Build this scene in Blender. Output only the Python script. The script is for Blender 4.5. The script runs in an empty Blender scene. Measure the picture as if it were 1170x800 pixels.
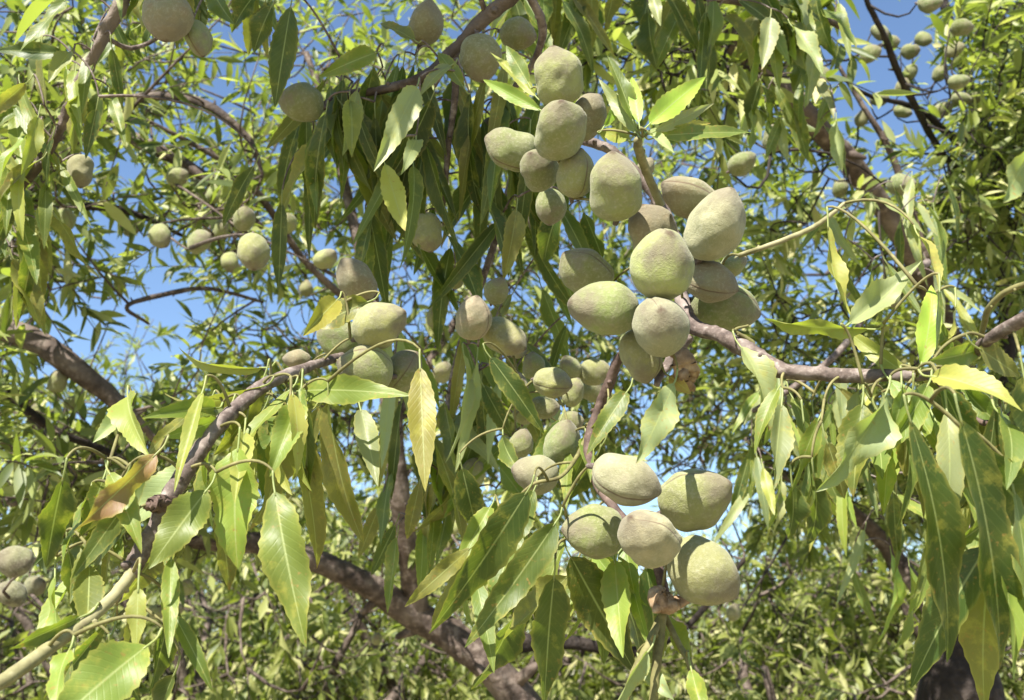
import bpy, math, random
import numpy as np
from mathutils import Vector, Matrix
R = math.radians
rng = np.random.default_rng(11)
random.seed(11)
S = bpy.context.scene
COL = S.collection

# ------------------------------------------------------------------ camera, sky, sun, exposure
PITCH = R(18.0)
CAM = np.array([0.0, 0.0, 1.6])
FPX = 1148.0
cam_d = bpy.data.cameras.new('camera'); cam = bpy.data.objects.new('camera', cam_d); COL.objects.link(cam)
cam.location = CAM; cam.rotation_euler = (R(90) + PITCH, 0, 0)
cam_d.sensor_width = 36; cam_d.lens = 36 * FPX / 1170.0
cam_d.clip_start = 0.02; cam_d.clip_end = 800
cam_d.dof.use_dof = True; cam_d.dof.focus_distance = 0.56; cam_d.dof.aperture_fstop = 20
S.camera = cam
SUN_EL, SUN_AZ = R(49), R(205)      # azimuth clockwise from +Y: behind the camera, a little to the left
w = bpy.data.worlds.new('World'); S.world = w; w.use_nodes = True
nt = w.node_tree; bg = nt.nodes['Background']
sky = nt.nodes.new('ShaderNodeTexSky'); sky.sky_type = 'NISHITA'; sky.sun_disc = False
sky.sun_elevation = SUN_EL; sky.sun_rotation = SUN_AZ; sky.air_density = 1.0; sky.dust_density = 0.1; sky.ozone_density = 3.2
nt.links.new(sky.outputs[0], bg.inputs[0]); bg.inputs[1].default_value = 0.075
sl = bpy.data.lights.new('sun', 'SUN'); sl.energy = 5.0; sl.angle = R(0.5); sl.color = (1.0, 0.955, 0.88)
so = bpy.data.objects.new('sun', sl); COL.objects.link(so)
sd = Vector((math.sin(SUN_AZ) * math.cos(SUN_EL), math.cos(SUN_AZ) * math.cos(SUN_EL), math.sin(SUN_EL)))
so.rotation_euler = sd.to_track_quat('Z', 'Y').to_euler(); so.location = (-2, -3, 8)
S.view_settings.view_transform = 'Standard'; S.view_settings.look = 'None'
S.view_settings.gamma = 1; S.view_settings.exposure = 1.58; S.view_settings.use_curve_mapping = False
try:
    S.cycles.max_bounces = 8; S.cycles.transmission_bounces = 4; S.cycles.diffuse_bounces = 4
except Exception: pass

CR = np.array([1.0, 0, 0]); CU = np.array([0, -math.sin(PITCH), math.cos(PITCH)]); CF = np.array([0, math.cos(PITCH), math.sin(PITCH)])
def P(x, y, d):
    """point seen at (x, y) of the 1170x800 picture, d metres deep"""
    return CAM + d * (CF + CR * (x - 585.0) / FPX - CU * (y - 400.0) / FPX)
def V3(a): return np.asarray(a, float)
def nrm(v):
    v = V3(v); return v / (np.linalg.norm(v) + 1e-12)

# ------------------------------------------------------------------ materials
def newmat(name):
    m = bpy.data.materials.new(name); m.use_nodes = True
    t = m.node_tree; t.nodes.clear()
    return m, t, t.nodes.new
class NB:
    def __init__(s, name):
        s.m = bpy.data.materials.new(name); s.m.use_nodes = True; s.t = s.m.node_tree; s.t.nodes.clear()
    def n(s, typ, **kw):
        o = s.t.nodes.new(typ)
        for k, v in kw.items():
            if k in ('i',):
                for kk, vv in v.items():
                    if hasattr(vv, 'is_output') and not isinstance(vv, (tuple, list, float, int)): s.t.links.new(vv, o.inputs[kk])
                    else: o.inputs[kk].default_value = vv
            else: setattr(o, k, v)
        return o
    def math(s, op, a, b=0.0, c=None, clamp=False):
        d = {0: a, 1: b}
        if c is not None: d[2] = c
        return s.n('ShaderNodeMath', operation=op, use_clamp=clamp, i=d).outputs[0]
    def mix(s, f, a, b, mode='MIX'):
        o = s.n('ShaderNodeMix', data_type='RGBA', blend_type=mode)
        for k, v in ((0, f), (6, a), (7, b)):
            if isinstance(v, (tuple, list, float, int)): o.inputs[k].default_value = (tuple(v) + (1,) if isinstance(v, (tuple, list)) and len(v) == 3 else v)
            else: s.t.links.new(v, o.inputs[k])
        return o.outputs[2]
    def ramp(s, f, stops):
        o = s.n('ShaderNodeValToRGB'); s.t.links.new(f, o.inputs[0])
        e = o.color_ramp.elements
        while len(e) < len(stops): e.new(0.5)
        for k, (p, c) in enumerate(stops): e[k].position = p; e[k].color = tuple(c) + (1,)
        return o.outputs[0]
    def out(s, sh):
        o = s.n('ShaderNodeOutputMaterial'); s.t.links.new(sh, o.inputs[0]); return s.m

def leaf_material(name, stops=None, transl=0.36, rough=0.47, spec=0.4, veins=True, silver=0.0):
    b = NB(name)
    geo = b.n('ShaderNodeNewGeometry'); oi = b.n('ShaderNodeObjectInfo')
    uv = b.n('ShaderNodeTexCoord').outputs['UV']
    sep = b.n('ShaderNodeSeparateXYZ', i={0: uv}); u, v = sep.outputs[0], sep.outputs[1]
    if stops is None:
        base = oi.outputs['Color']
        rnd = oi.outputs['Random']; rnd2 = rnd
    else:
        rnd = geo.outputs['Random Per Island']
        base = b.ramp(rnd, stops)
        rnd2 = rnd
    pos = geo.outputs['Position']
    nz = b.n('ShaderNodeTexNoise', i={'Vector': pos, 'Scale': 55.0, 'Detail': 3.0}).outputs[0]
    col = b.mix(b.math('MULTIPLY', b.math('SUBTRACT', nz, 0.42, clamp=True), 1.8, clamp=True), base, (0.26, 0.26, 0.04))
    col = b.mix(0.38, base, col)
    av = b.math('ABSOLUTE', b.math('SUBTRACT', v, 0.5))
    if veins:
        mid = b.math('SUBTRACT', 1.0, b.math('DIVIDE', av, 0.035), clamp=True)
        sv = b.math('SINE', b.math('MULTIPLY', b.math('SUBTRACT', u, b.math('MULTIPLY', av, 0.32)), 95.0))
        svm = b.math('MULTIPLY', b.math('SUBTRACT', sv, 0.72, clamp=True), 0.9)
        col = b.mix(b.math('MULTIPLY', svm, 0.35), col, (0.25, 0.29, 0.08))
        col = b.mix(b.math('MULTIPLY', mid, 0.75), col, (0.36, 0.40, 0.16))
        # pale and rusty flecks
        sp = b.n('ShaderNodeTexNoise', i={'Vector': pos, 'Scale': 420.0, 'Detail': 2.0}).outputs[0]
        big = b.n('ShaderNodeTexNoise', i={'Vector': pos, 'Scale': 38.0, 'Detail': 1.0}).outputs[0]
        f = b.math('MULTIPLY', b.math('SUBTRACT', sp, 0.62, clamp=True), 9.0, clamp=True)
        f = b.math('MULTIPLY', f, b.math('MULTIPLY', b.math('SUBTRACT', big, b.math('SUBTRACT', 0.58, b.math('MULTIPLY', oi.outputs['Alpha'], 0.25)), clamp=True), 6.0, clamp=True))
        blot = b.math('MULTIPLY', b.math('SUBTRACT', b.n('ShaderNodeTexNoise', i={'Vector': pos, 'Scale': 110.0, 'Detail': 4.0, 'Roughness': 0.7}).outputs[0], b.math('SUBTRACT', 0.62, b.math('MULTIPLY', oi.outputs['Alpha'], 0.1)), clamp=True), 7.0, clamp=True)
        col = b.mix(b.math('MULTIPLY', blot, 0.4), col, (0.40, 0.36, 0.07))
        tipm = b.math('MULTIPLY', b.math('SUBTRACT', b.math('ADD', u, b.math('MULTIPLY', big, 0.5)), b.math('SUBTRACT', 1.35, b.math('MULTIPLY', oi.outputs['Alpha'], 0.12)), clamp=True), 9.0, clamp=True)
        col = b.mix(b.math('MULTIPLY', tipm, 0.8), col, (0.27, 0.14, 0.05))
        col = b.mix(b.math('MULTIPLY', f, 0.65), col, (0.30, 0.17, 0.05))
        # yellowing margin
        mg = b.math('MULTIPLY', b.math('SUBTRACT', av, 0.40, clamp=True), 8.0, clamp=True)
        col = b.mix(b.math('MULTIPLY', b.math('MULTIPLY', mg, big), 0.8), col, (0.42, 0.36, 0.08))
    back = b.mix(0.16 + silver * 0.6, col, (0.29, 0.31, 0.13))
    col = b.mix(geo.outputs['Backfacing'], col, back)
    bump = None
    p = b.n('ShaderNodeBsdfPrincipled', i={'Base Color': col, 'Roughness': rough, 'Specular IOR Level': spec})
    if veins:
        nb = b.n('ShaderNodeTexNoise', i={'Vector': pos, 'Scale': 160.0, 'Detail': 3.0}).outputs[0]
        h = b.math('ADD', b.math('MULTIPLY', svm, -1.0), nb)
        bump = b.n('ShaderNodeBump', i={'Strength': 0.3, 'Distance': 0.0007, 'Height': h}).outputs[0]
        b.t.links.new(bump, p.inputs['Normal'])
    tc = b.mix(0.35, b.mix(1.0, col, (1.5, 1.7, 0.9), 'MULTIPLY'), (0.42, 0.55, 0.05), 'MIX')
    tc = b.mix(1.0, tc, (1.0, 1.0, 0.75), 'MULTIPLY')
    tr = b.n('ShaderNodeBsdfTranslucent', i={'Color': tc})
    mx = b.n('ShaderNodeMixShader', i={0: transl}); b.t.links.new(p.outputs[0], mx.inputs[1]); b.t.links.new(tr.outputs[0], mx.inputs[2])
    return b.out(mx.outputs[0])

M_LEAF = leaf_material('almond leaf')
M_FOL = leaf_material('almond foliage', [(0.0, (0.03, 0.05, 0.014)), (0.3, (0.085, 0.115, 0.03)), (0.6, (0.20, 0.23, 0.065)), (0.88, (0.33, 0.35, 0.14)), (1.0, (0.46, 0.42, 0.20))], veins=False)
M_FOLD = leaf_material('shaded almond foliage', [(0.0, (0.035, 0.065, 0.015)), (0.4, (0.07, 0.115, 0.025)), (0.8, (0.12, 0.16, 0.035)), (1.0, (0.25, 0.22, 0.05))], veins=False)
M_FAR = leaf_material('far foliage', [(0.0, (0.07, 0.095, 0.02)), (0.4, (0.15, 0.175, 0.045)), (0.8, (0.27, 0.28, 0.09)), (1.0, (0.45, 0.42, 0.21))], veins=False, rough=0.5)
M_OLIVE = leaf_material('silver foliage', [(0.0, (0.10, 0.13, 0.07)), (0.5, (0.18, 0.21, 0.12)), (1.0, (0.34, 0.35, 0.24))], veins=False, rough=0.5, silver=0.5)

def bark_material(name, c1, c2, c3, scale=60, bump=0.6, dist=0.003):
    b = NB(name)
    tc = b.n('ShaderNodeTexCoord').outputs['Object']
    n1 = b.n('ShaderNodeTexNoise', i={'Vector': tc, 'Scale': float(scale), 'Detail': 6.0, 'Roughness': 0.65}).outputs[0]
    n2 = b.n('ShaderNodeTexNoise', i={'Vector': tc, 'Scale': scale * 0.22, 'Detail': 3.0}).outputs[0]
    vo = b.n('ShaderNodeTexVoronoi', i={'Vector': tc, 'Scale': scale * 1.3}).outputs['Distance']
    col = b.ramp(n1, [(0.3, c1), (0.52, c2), (0.72, c3)])
    col = b.mix(b.math('MULTIPLY', b.math('SUBTRACT', n2, 0.5, clamp=True), 3.0, clamp=True), col, c3)
    col = b.mix(b.math('MULTIPLY', b.math('SUBTRACT', 0.22, vo, clamp=True), 2.2, clamp=True), col, tuple(x * 1.5 for x in c3))
    h = b.math('ADD', n1, b.math('MULTIPLY', vo, 0.4))
    bp = b.n('ShaderNodeBump', i={'Strength': bump, 'Distance': dist, 'Height': h}).outputs[0]
    p = b.n('ShaderNodeBsdfPrincipled', i={'Base Color': col, 'Roughness': 0.75, 'Specular IOR Level': 0.25, 'Normal': bp})
    return b.out(p.outputs[0])
M_BARK = bark_material('old bark', (0.025, 0.018, 0.014), (0.075, 0.054, 0.042), (0.20, 0.16, 0.13), 45, 0.9, 0.006)
M_DBARK = bark_material('dark old bark', (0.010, 0.007, 0.006), (0.022, 0.016, 0.013), (0.05, 0.038, 0.03), 38, 1.0, 0.01)
M_TWIG = bark_material('young bark', (0.05, 0.036, 0.03), (0.12, 0.09, 0.075), (0.28, 0.235, 0.205), 190, 0.6, 0.0012)
M_GREEN = bark_material('green shoot', (0.12, 0.10, 0.05), (0.21, 0.195, 0.09), (0.32, 0.29, 0.17), 110, 0.25, 0.0006)
M_PET = bark_material('leaf stalk', (0.085, 0.07, 0.03), (0.15, 0.14, 0.05), (0.23, 0.20, 0.09), 110, 0.1, 0.0004)
M_DRY = bark_material('dry husk', (0.12, 0.07, 0.035), (0.28, 0.19, 0.11), (0.42, 0.33, 0.22), 120, 0.6, 0.001)
M_BUD = bark_material('brown bud', (0.045, 0.03, 0.024), (0.09, 0.058, 0.045), (0.18, 0.125, 0.10), 200, 0.5, 0.001)

def hull_material():
    b = NB('almond hull')
    tc = b.n('ShaderNodeTexCoord').outputs['Object']; oi = b.n('ShaderNodeObjectInfo')
    off = b.n('ShaderNodeVectorMath', operation='ADD'); b.t.links.new(tc, off.inputs[0])
    cmb = b.n('ShaderNodeCombineXYZ', i={0: b.math('MULTIPLY', oi.outputs['Random'], 37.0), 1: b.math('MULTIPLY', oi.outputs['Random'], 11.0)})
    b.t.links.new(cmb.outputs[0], off.inputs[1]); vv = off.outputs[0]
    sep = b.n('ShaderNodeSeparateXYZ', i={0: tc})
    n1 = b.n('ShaderNodeTexNoise', i={'Vector': vv, 'Scale': 3.2, 'Detail': 5.0, 'Roughness': 0.6}).outputs[0]
    n2 = b.n('ShaderNodeTexNoise', i={'Vector': vv, 'Scale': 16.0, 'Detail': 4.0, 'Roughness': 0.7}).outputs[0]
    n3 = b.n('ShaderNodeTexNoise', i={'Vector': vv, 'Scale': 90.0, 'Detail': 2.0}).outputs[0]
    col = b.mix(b.math('MULTIPLY', b.math('SUBTRACT', n1, 0.38, clamp=True), 3.2, clamp=True), oi.outputs['Color'], (0.205, 0.205, 0.105))
    col = b.mix(b.math('MULTIPLY', b.math('SUBTRACT', n2, 0.5, clamp=True), 2.6, clamp=True), col, (0.34, 0.325, 0.215))
    # blush towards one end
    bl = b.math('MULTIPLY', b.math('ADD', sep.outputs[2], b.math('MULTIPLY', b.math('SUBTRACT', n1, 0.5), 1.3)), 2.4)
    bl = b.math('SUBTRACT', bl, 0.25, clamp=True)
    col = b.mix(b.math('MULTIPLY', bl, 0.65, clamp=True), col, (0.15, 0.118, 0.088))
    col = b.mix(b.math('MULTIPLY', b.math('SUBTRACT', sep.outputs[2], b.math('ADD', 0.49, b.math('MULTIPLY', n2, 0.06)), clamp=True), 30.0, clamp=True), col, (0.07, 0.045, 0.03))
    # scurf specks
    vo = b.n('ShaderNodeTexVoronoi', i={'Vector': vv, 'Scale': 22.0}).outputs['Distance']
    sk = b.math('MULTIPLY', b.math('MULTIPLY', b.math('SUBTRACT', 0.16, vo, clamp=True), 7.0, clamp=True), b.math('MULTIPLY', b.math('SUBTRACT', n1, 0.5, clamp=True), 6.0, clamp=True))
    col = b.mix(b.math('MULTIPLY', sk, 0.8), col, (0.10, 0.065, 0.04))
    # seam line
    ang = b.math('ABSOLUTE', b.math('ARCTAN2', sep.outputs[1], sep.outputs[0]))
    sm = b.math('SUBTRACT', 1.0, b.math('DIVIDE', ang, b.math('ADD', 0.03, b.math('MULTIPLY', n2, 0.05))), clamp=True)
    col = b.mix(b.math('MULTIPLY', sm, 0.9), col, (0.10, 0.06, 0.04))
    h = b.math('ADD', b.math('MULTIPLY', n2, 1.0), b.math('MULTIPLY', n3, 0.45))
    bp = b.n('ShaderNodeBump', i={'Strength': 0.65, 'Distance': 0.0010, 'Height': h}).outputs[0]
    p = b.n('ShaderNodeBsdfPrincipled', i={'Base Color': col, 'Roughness': 0.88, 'Specular IOR Level': 0.15, 'Sheen Weight': 0.18, 'Sheen Roughness': 0.5, 'Normal': bp})
    p.inputs['Sheen Tint'].default_value = (1.0, 0.98, 0.85, 1)
    return b.out(p.outputs[0])
M_HULL = hull_material()

def ground_material():
    b = NB('dry orchard soil')
    tc = b.n('ShaderNodeTexCoord').outputs['Object']
    n1 = b.n('ShaderNodeTexNoise', i={'Vector': tc, 'Scale': 0.35, 'Detail': 8.0, 'Roughness': 0.65}).outputs[0]
    n2 = b.n('ShaderNodeTexNoise', i={'Vector': tc, 'Scale': 9.0, 'Detail': 8.0, 'Roughness': 0.7}).outputs[0]
    c = b.ramp(n1, [(0.35, (0.16, 0.15, 0.07)), (0.5, (0.30, 0.25, 0.15)), (0.65, (0.42, 0.35, 0.24))])
    c = b.mix(b.math('MULTIPLY', b.math('SUBTRACT', n2, 0.45, clamp=True), 3, clamp=True), c, (0.14, 0.14, 0.06))
    bp = b.n('ShaderNodeBump', i={'Strength': 0.7, 'Distance': 0.05, 'Height': n2}).outputs[0]
    return b.out(b.n('ShaderNodeBsdfPrincipled', i={'Base Color': c, 'Roughness': 0.95, 'Normal': bp}).outputs[0])
M_GROUND = ground_material()

# ------------------------------------------------------------------ mesh helpers
class Geo:
    """collects vertices, faces and uvs for ONE mesh"""
    def __init__(s): s.v = []; s.f = []; s.uv = []; s.n = 0
    def add(s, v, f, uv=None):
        v = np.asarray(v, float).reshape(-1, 3); f = np.asarray(f, int)
        s.v.append(v); s.f.append(f + s.n); s.uv.append(np.zeros((len(v), 2)) if uv is None else uv); s.n += len(v)
    def mesh(s, name, mat, smooth=True, origin=None):
        V = np.concatenate(s.v).astype(np.float32)
        if origin is not None: V = V - np.asarray(origin, np.float32)
        UV = np.concatenate(s.uv).astype(np.float32)
        quads = np.concatenate([f for f in s.f if f.shape[1] == 4] or [np.zeros((0, 4), int)]).astype(np.int32)
        me = bpy.data.meshes.new(name)
        nq = len(quads)
        me.vertices.add(len(V)); me.vertices.foreach_set('co', V.ravel())
        me.loops.add(nq * 4); me.loops.foreach_set('vertex_index', quads.ravel())
        me.polygons.add(nq); me.polygons.foreach_set('loop_start', np.arange(nq, dtype=np.int32) * 4)
        me.polygons.foreach_set('loop_total', np.full(nq, 4, np.int32))
        me.polygons.foreach_set('use_smooth', np.full(nq, smooth))
        l = me.uv_layers.new(name='UVMap'); l.data.foreach_set('uv', UV[quads.ravel()].ravel())
        me.materials.append(mat); me.update(); me.validate()
        return me

def grid_faces(nu, nv):
    """nu x nv vertex grid, row-major"""
    i, j = np.meshgrid(np.arange(nu - 1), np.arange(nv - 1), indexing='ij')
    a = (i * nv + j).ravel()
    return np.stack([a, a + nv, a + nv + 1, a + 1], 1)

def tube(pts, rad, sides=6, lump=0.0):
    pts = V3(pts); n = len(pts); rad = np.broadcast_to(V3(rad), (n,)).copy()
    tan = np.gradient(pts, axis=0); tan /= np.linalg.norm(tan, axis=1)[:, None] + 1e-12
    ref = np.array([0.31, 0.22, 0.92]) if abs(tan[0] @ np.array([0.31, 0.22, 0.92])) < 0.9 else np.array([0.9, 0.3, 0.1])
    rings = []; p0_ = rng.uniform(0, 6.28, 3) if lump else None
    sl = np.concatenate([[0], np.cumsum(np.linalg.norm(np.diff(pts, axis=0), axis=1))]) / max(rad.mean(), 1e-6) * 0.35
    u = np.cross(tan[0], ref); u /= np.linalg.norm(u)
    a = np.linspace(0, 2 * math.pi, sides, endpoint=False)
    for k in range(n):
        u = u - tan[k] * (u @ tan[k]); u /= np.linalg.norm(u) + 1e-12
        vv = np.cross(tan[k], u)
        rr = rad[k] * (1 + lump * 2.2 * (np.sin(2 * a + sl[k] * 1.1 + p0_[0]) + 0.7 * np.sin(3 * a - sl[k] * 1.9 + p0_[1]) + 0.6 * np.sin(a + sl[k] * 3.1 + p0_[2]) + 0.5 * rng.normal(0, 1, sides) * (sides < 15))) if lump else rad[k]
        rings.append(pts[k] + (np.cos(a) * rr)[:, None] * u + (np.sin(a) * rr)[:, None] * vv)
    Vt = np.array(rings)
    # closed ends: collapse rings
    s0 = np.repeat(pts[:1] - tan[:1] * rad[0] * 0.4, sides, 0)[None]; s1 = np.repeat(pts[-1:] + tan[-1:] * rad[-1] * 0.6, sides, 0)[None]
    Vt = np.concatenate([s0, Vt, s1]); n += 2
    i, j = np.meshgrid(np.arange(n - 1), np.arange(sides), indexing='ij')
    a0 = (i * sides + j).ravel(); b0 = (i * sides + (j + 1) % sides).ravel()
    F = np.stack([a0, b0, b0 + sides, a0 + sides], 1)
    return Vt.reshape(-1, 3), F

def smooth_path(cp, per=6):
    """Catmull-Rom through control points (any dimension)"""
    cp = V3(cp); n = len(cp)
    if n < 3:
        t = np.linspace(0, 1, per + 1)[:, None]; return cp[0] * (1 - t) + cp[-1] * t
    e = np.concatenate([[2 * cp[0] - cp[1]], cp, [2 * cp[-1] - cp[-2]]]); out = []
    for k in range(n - 1):
        p0, p1, p2, p3 = e[k:k + 4]
        for t in np.linspace(0, 1, per, endpoint=False):
            out.append(0.5 * (2 * p1 + (p2 - p0) * t + (2 * p0 - 5 * p1 + 4 * p2 - p3) * t * t + (3 * p1 - p0 - 3 * p2 + p3) * t ** 3))
    out.append(cp[-1]); return np.array(out)

def limb_path(cps, per=7, wob=0.0):
    """cps: (px, py, depth, radius_px) -> world points and radii"""
    s = smooth_path(cps, per)
    pts = np.array([P(a[0], a[1], a[2]) for a in s]); rad = s[:, 3] * s[:, 2] / FPX
    if wob: pts = pts + rng.normal(0, 1, pts.shape) * rad[:, None] * wob
    return pts, np.maximum(rad, 0.0004)

def leaf_shape(ns=14, nw=4, fold=0.35, curl=0.5, wave=0.06, asp=0.22, serr=0.0, twist=0.0, peak=0.42):
    """unit leaf: chord along +x from 0 to 1, width along y, face along +z"""
    t = np.linspace(0, 1, ns + 1)
    q = np.log(0.5) / np.log(peak)
    wd = np.sin(math.pi * np.clip(t, 0, 1) ** q) ** 0.85
    wd = wd * (1 - 0.12 * t); wd[0] = 0.035; wd[-1] = 0.012
    ang = curl * (t - 0.5)
    cx = np.concatenate([[0], np.cumsum((np.cos(ang[:-1]) + np.cos(ang[1:])) / 2)]); cz = np.concatenate([[0], -np.cumsum((np.sin(ang[:-1]) + np.sin(ang[1:])) / 2)])
    sc = math.hypot(cx[-1], cz[-1]); cx /= sc; cz /= sc
    s = np.linspace(-1, 1, nw + 1)
    T, Sg = np.meshgrid(np.arange(ns + 1), s, indexing='ij')
    W = wd[T] * asp * 0.5
    if serr: W = W * (1 + serr * ((T % 2) * 2 - 1) * (np.abs(Sg) > 0.9))
    ph = rng.uniform(0, 6.28, 2)
    f = fold
    yy = Sg * W * math.cos(f); zz = np.abs(Sg) * W * math.sin(f)
    zz = zz + wave * W * 2.2 * np.abs(Sg) ** 1.5 * np.sin(t[T] * 11 + ph[0] + (Sg > 0) * ph[1])
    tw = twist * (t[T] - 0.3)
    y2 = yy * np.cos(tw) - zz * np.sin(tw); z2 = yy * np.sin(tw) + zz * np.cos(tw)
    nx = -np.sin(-ang)[T]; nz = np.cos(ang)[T]
    X = cx[T] + z2 * np.sin(ang)[T]; Z = cz[T] + z2 * nz
    Vt = np.stack([X, y2, Z], -1).reshape(-1, 3)
    UV = np.stack([t[T], (Sg + 1) / 2], -1).reshape(-1, 2)
    return Vt, grid_faces(ns + 1, nw + 1), UV

def scatter_leaves(g, pos, xdir, nrm_, length, templates):
    """adds many leaves (templates of equal topology) to geo g"""
    pos = V3(pos); x = V3(xdir); x /= np.linalg.norm(x, axis=1)[:, None]
    z = V3(nrm_); z = z - x * (z * x).sum(1)[:, None]; z /= np.linalg.norm(z, axis=1)[:, None] + 1e-9
    y = np.cross(z, x); n = len(pos)
    ti = rng.integers(0, len(templates), n)
    TV = np.array([t[0] for t in templates])[ti]
    W = pos[:, None] + (TV[..., 0:1] * x[:, None] + TV[..., 1:2] * y[:, None] + TV[..., 2:3] * z[:, None]) * V3(length)[:, None, None]
    k = TV.shape[1]; f = templates[0][1]
    F = (f[None] + (np.arange(n) * k)[:, None, None]).reshape(-1, 4)
    g.add(W.reshape(-1, 3), F, np.tile(templates[0][2], (n, 1)))

T_MID = [leaf_shape(5, 2, rng.uniform(0.1, 0.6), rng.uniform(-0.3, 1.3), 0.0, rng.uniform(0.22, 0.31)) for _ in range(10)]
T_FAR = [leaf_shape(2, 2, rng.uniform(0.1, 0.6), rng.uniform(-0.2, 0.9), 0.0, rng.uniform(0.28, 0.4)) for _ in range(8)]

# ------------------------------------------------------------------ object helpers
def link(o, parent=None, label=None, cat=None, group=None, kind=None):
    COL.objects.link(o)
    if parent is not None: o.parent = parent
    if label: o['label'] = label
    if cat: o['category'] = cat
    if group: o['group'] = group
    if kind: o['kind'] = kind
    return o
def empty(name, loc, label, cat, group=None):
    o = bpy.data.objects.new(name, None); o.empty_display_size = 0.02; o.location = loc
    return link(o, None, label, cat, group)
def part(name, g, mat, parent, **kw):
    """a mesh whose geometry is given in world space, under a thing placed at parent.location"""
    o = bpy.data.objects.new(name, g.mesh(name, mat, origin=V3(parent.location)))
    return link(o, parent, **kw)

def connect(nodes, nrad, targets, g, r0=0.0012, r1=0.0006, sag=0.06, maxlen=9, sides=5, step=4, arch=0.0):
    """joins every target to the nearest point already grown, nearest first; returns arrival directions"""
    nodes = list(V3(nodes)); tg = V3(targets); NP = np.array(nodes); comp = [-1] * len(NP); nc = 0
    d = np.array([np.min(np.linalg.norm(NP - t, axis=1)) for t in tg])
    dirs = np.zeros_like(tg); ok = np.zeros(len(tg), bool)
    for k in np.argsort(d):
        dd = np.linalg.norm(NP - tg[k], axis=1); j = int(np.argmin(dd))
        if dd[j] > maxlen: continue
        a, b = NP[j], tg[k]; L = dd[j]; ok[k] = True
        if L < 1e-4: dirs[k] = (0, 0, 1); continue
        side = rng.normal(0, 1, 3) * L * sag
        t = np.linspace(0, 1, step + 1)[:, None]
        pts = a * (1 - t) + b * t + side * (4 * t * (1 - t)) + np.array([0, 0, -1]) * L * (sag - arch) * (4 * t * (1 - t))
        if arch:
            c_ = b * 0.7 + a * 0.3 + np.array([0, 0, 0.30]) * L + side * 0.8
            pts = a * (1 - t) ** 2 + c_ * 2 * t * (1 - t) + b * t * t
        rr = np.linspace(r0 + min(L, 1.0) * r0 * (4.5 if arch else 1.6), r1, step + 1)
        v, f = tube(pts, rr, sides)
        ci = comp[j]
        if ci < 0: ci = nc; nc += 1
        if isinstance(g, dict): g.setdefault(ci, Geo()).add(v, f)
        else: g.add(v, f)
        comp += [ci] * (len(pts) - 1)
        dirs[k] = nrm(pts[-1] - pts[-2]); NP = np.concatenate([NP, pts[1:]])
    return dirs, ok

def sprigs(gl, gt, pos, dirs, ln=(0.10, 0.22), nl=(8, 15), leaf=(0.05, 0.085), droop=0.5, templates=None, up=0.15, r=0.0011, sides=4, spread=0.9):
    """a leafy twig at each position"""
    A, B, C_, D = [], [], [], []
    for p, d in zip(pos, dirs):
        L = rng.uniform(*ln); d = nrm(d + rng.normal(0, 0.45, 3) + np.array([0, 0, up]))
        end = nrm(d + np.array([0, 0, -droop]) * rng.uniform(0.3, 1.0))
        t = np.linspace(0, 1, 5)[:, None]
        pts = p + d * L * t * (1 - 0.5 * t) + end * L * 0.5 * t * t
        if gt is not None:
            v, f = tube(pts, np.linspace(r * 1.2, r * 0.6, 5), sides); gt.add(v, f)
        n = rng.integers(*nl); tt = np.sort(rng.uniform(0.05, 1, n))
        for q, x in enumerate(tt):
            k = min(int(x * 4), 3); fr = x * 4 - k; c = pts[k] * (1 - fr) + pts[k + 1] * fr
            ax = nrm(pts[k + 1] - pts[k]); o = nrm(np.cross(ax, rng.normal(0, 1, 3)))
            ld = nrm(o * spread + ax * 0.55 + np.array([0, 0, -droop]) + rng.normal(0, 0.15, 3))
            nn = nrm(np.cross(np.cross(ld, o + 0.3 * ax), ld) * 0 + ax * 0.6 + np.array([0, -0.25, 0.7]) + rng.normal(0, 0.45, 3))
            A.append(c); B.append(ld); C_.append(nn); D.append(rng.uniform(*leaf))
    scatter_leaves(gl, A, B, C_, D, templates or T_MID)

# ------------------------------------------------------------------ ground and distance
def build_ground():
    xs = np.concatenate([-np.geomspace(400, 12, 16), np.linspace(-10, 10, 41), np.geomspace(12, 400, 16)])
    ys = np.concatenate([[-60, -30, -15], np.linspace(-8, 30, 77), np.geomspace(32, 600, 16)])
    X, Y = np.meshgrid(xs, ys, indexing='ij')
    Z = 0.10 * np.sin(X * 0.35 + 1) * np.cos(Y * 0.27) + 0.03 * np.sin(X * 2.1) * np.sin(Y * 1.7) - 0.1
    g = Geo(); g.add(np.stack([X, Y, Z], -1).reshape(-1, 3), grid_faces(len(xs), len(ys))[:, ::-1])
    link(bpy.data.objects.new('ground', g.mesh('ground', M_GROUND)), kind='structure')
    # dry grass and weeds
    n = 26000
    yy = 3 + rng.uniform(0, 1, n) ** 1.4 * 24; xx = rng.uniform(-0.7, 0.7, n) * (yy + 3)
    pos = np.stack([xx, yy, np.full(n, -0.12)], 1)
    d = np.stack([rng.normal(0, 0.35, n), rng.normal(0, 0.35, n), np.ones(n)], 1)
    g = Geo(); tm = [leaf_shape(2, 2, 0.2, rng.uniform(0.2, 1.2), 0, 0.06) for _ in range(5)]
    scatter_leaves(g, pos, d, np.stack([rng.normal(0, 1, n), -np.ones(n), np.zeros(n)], 1), rng.uniform(0.15, 0.5, n), tm)
    link(bpy.data.objects.new('dry_grass', g.mesh('dry_grass', M_FAR)), label='tall dry grass and weeds under the orchard trees', cat='grass', kind='stuff')
build_ground()

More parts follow.
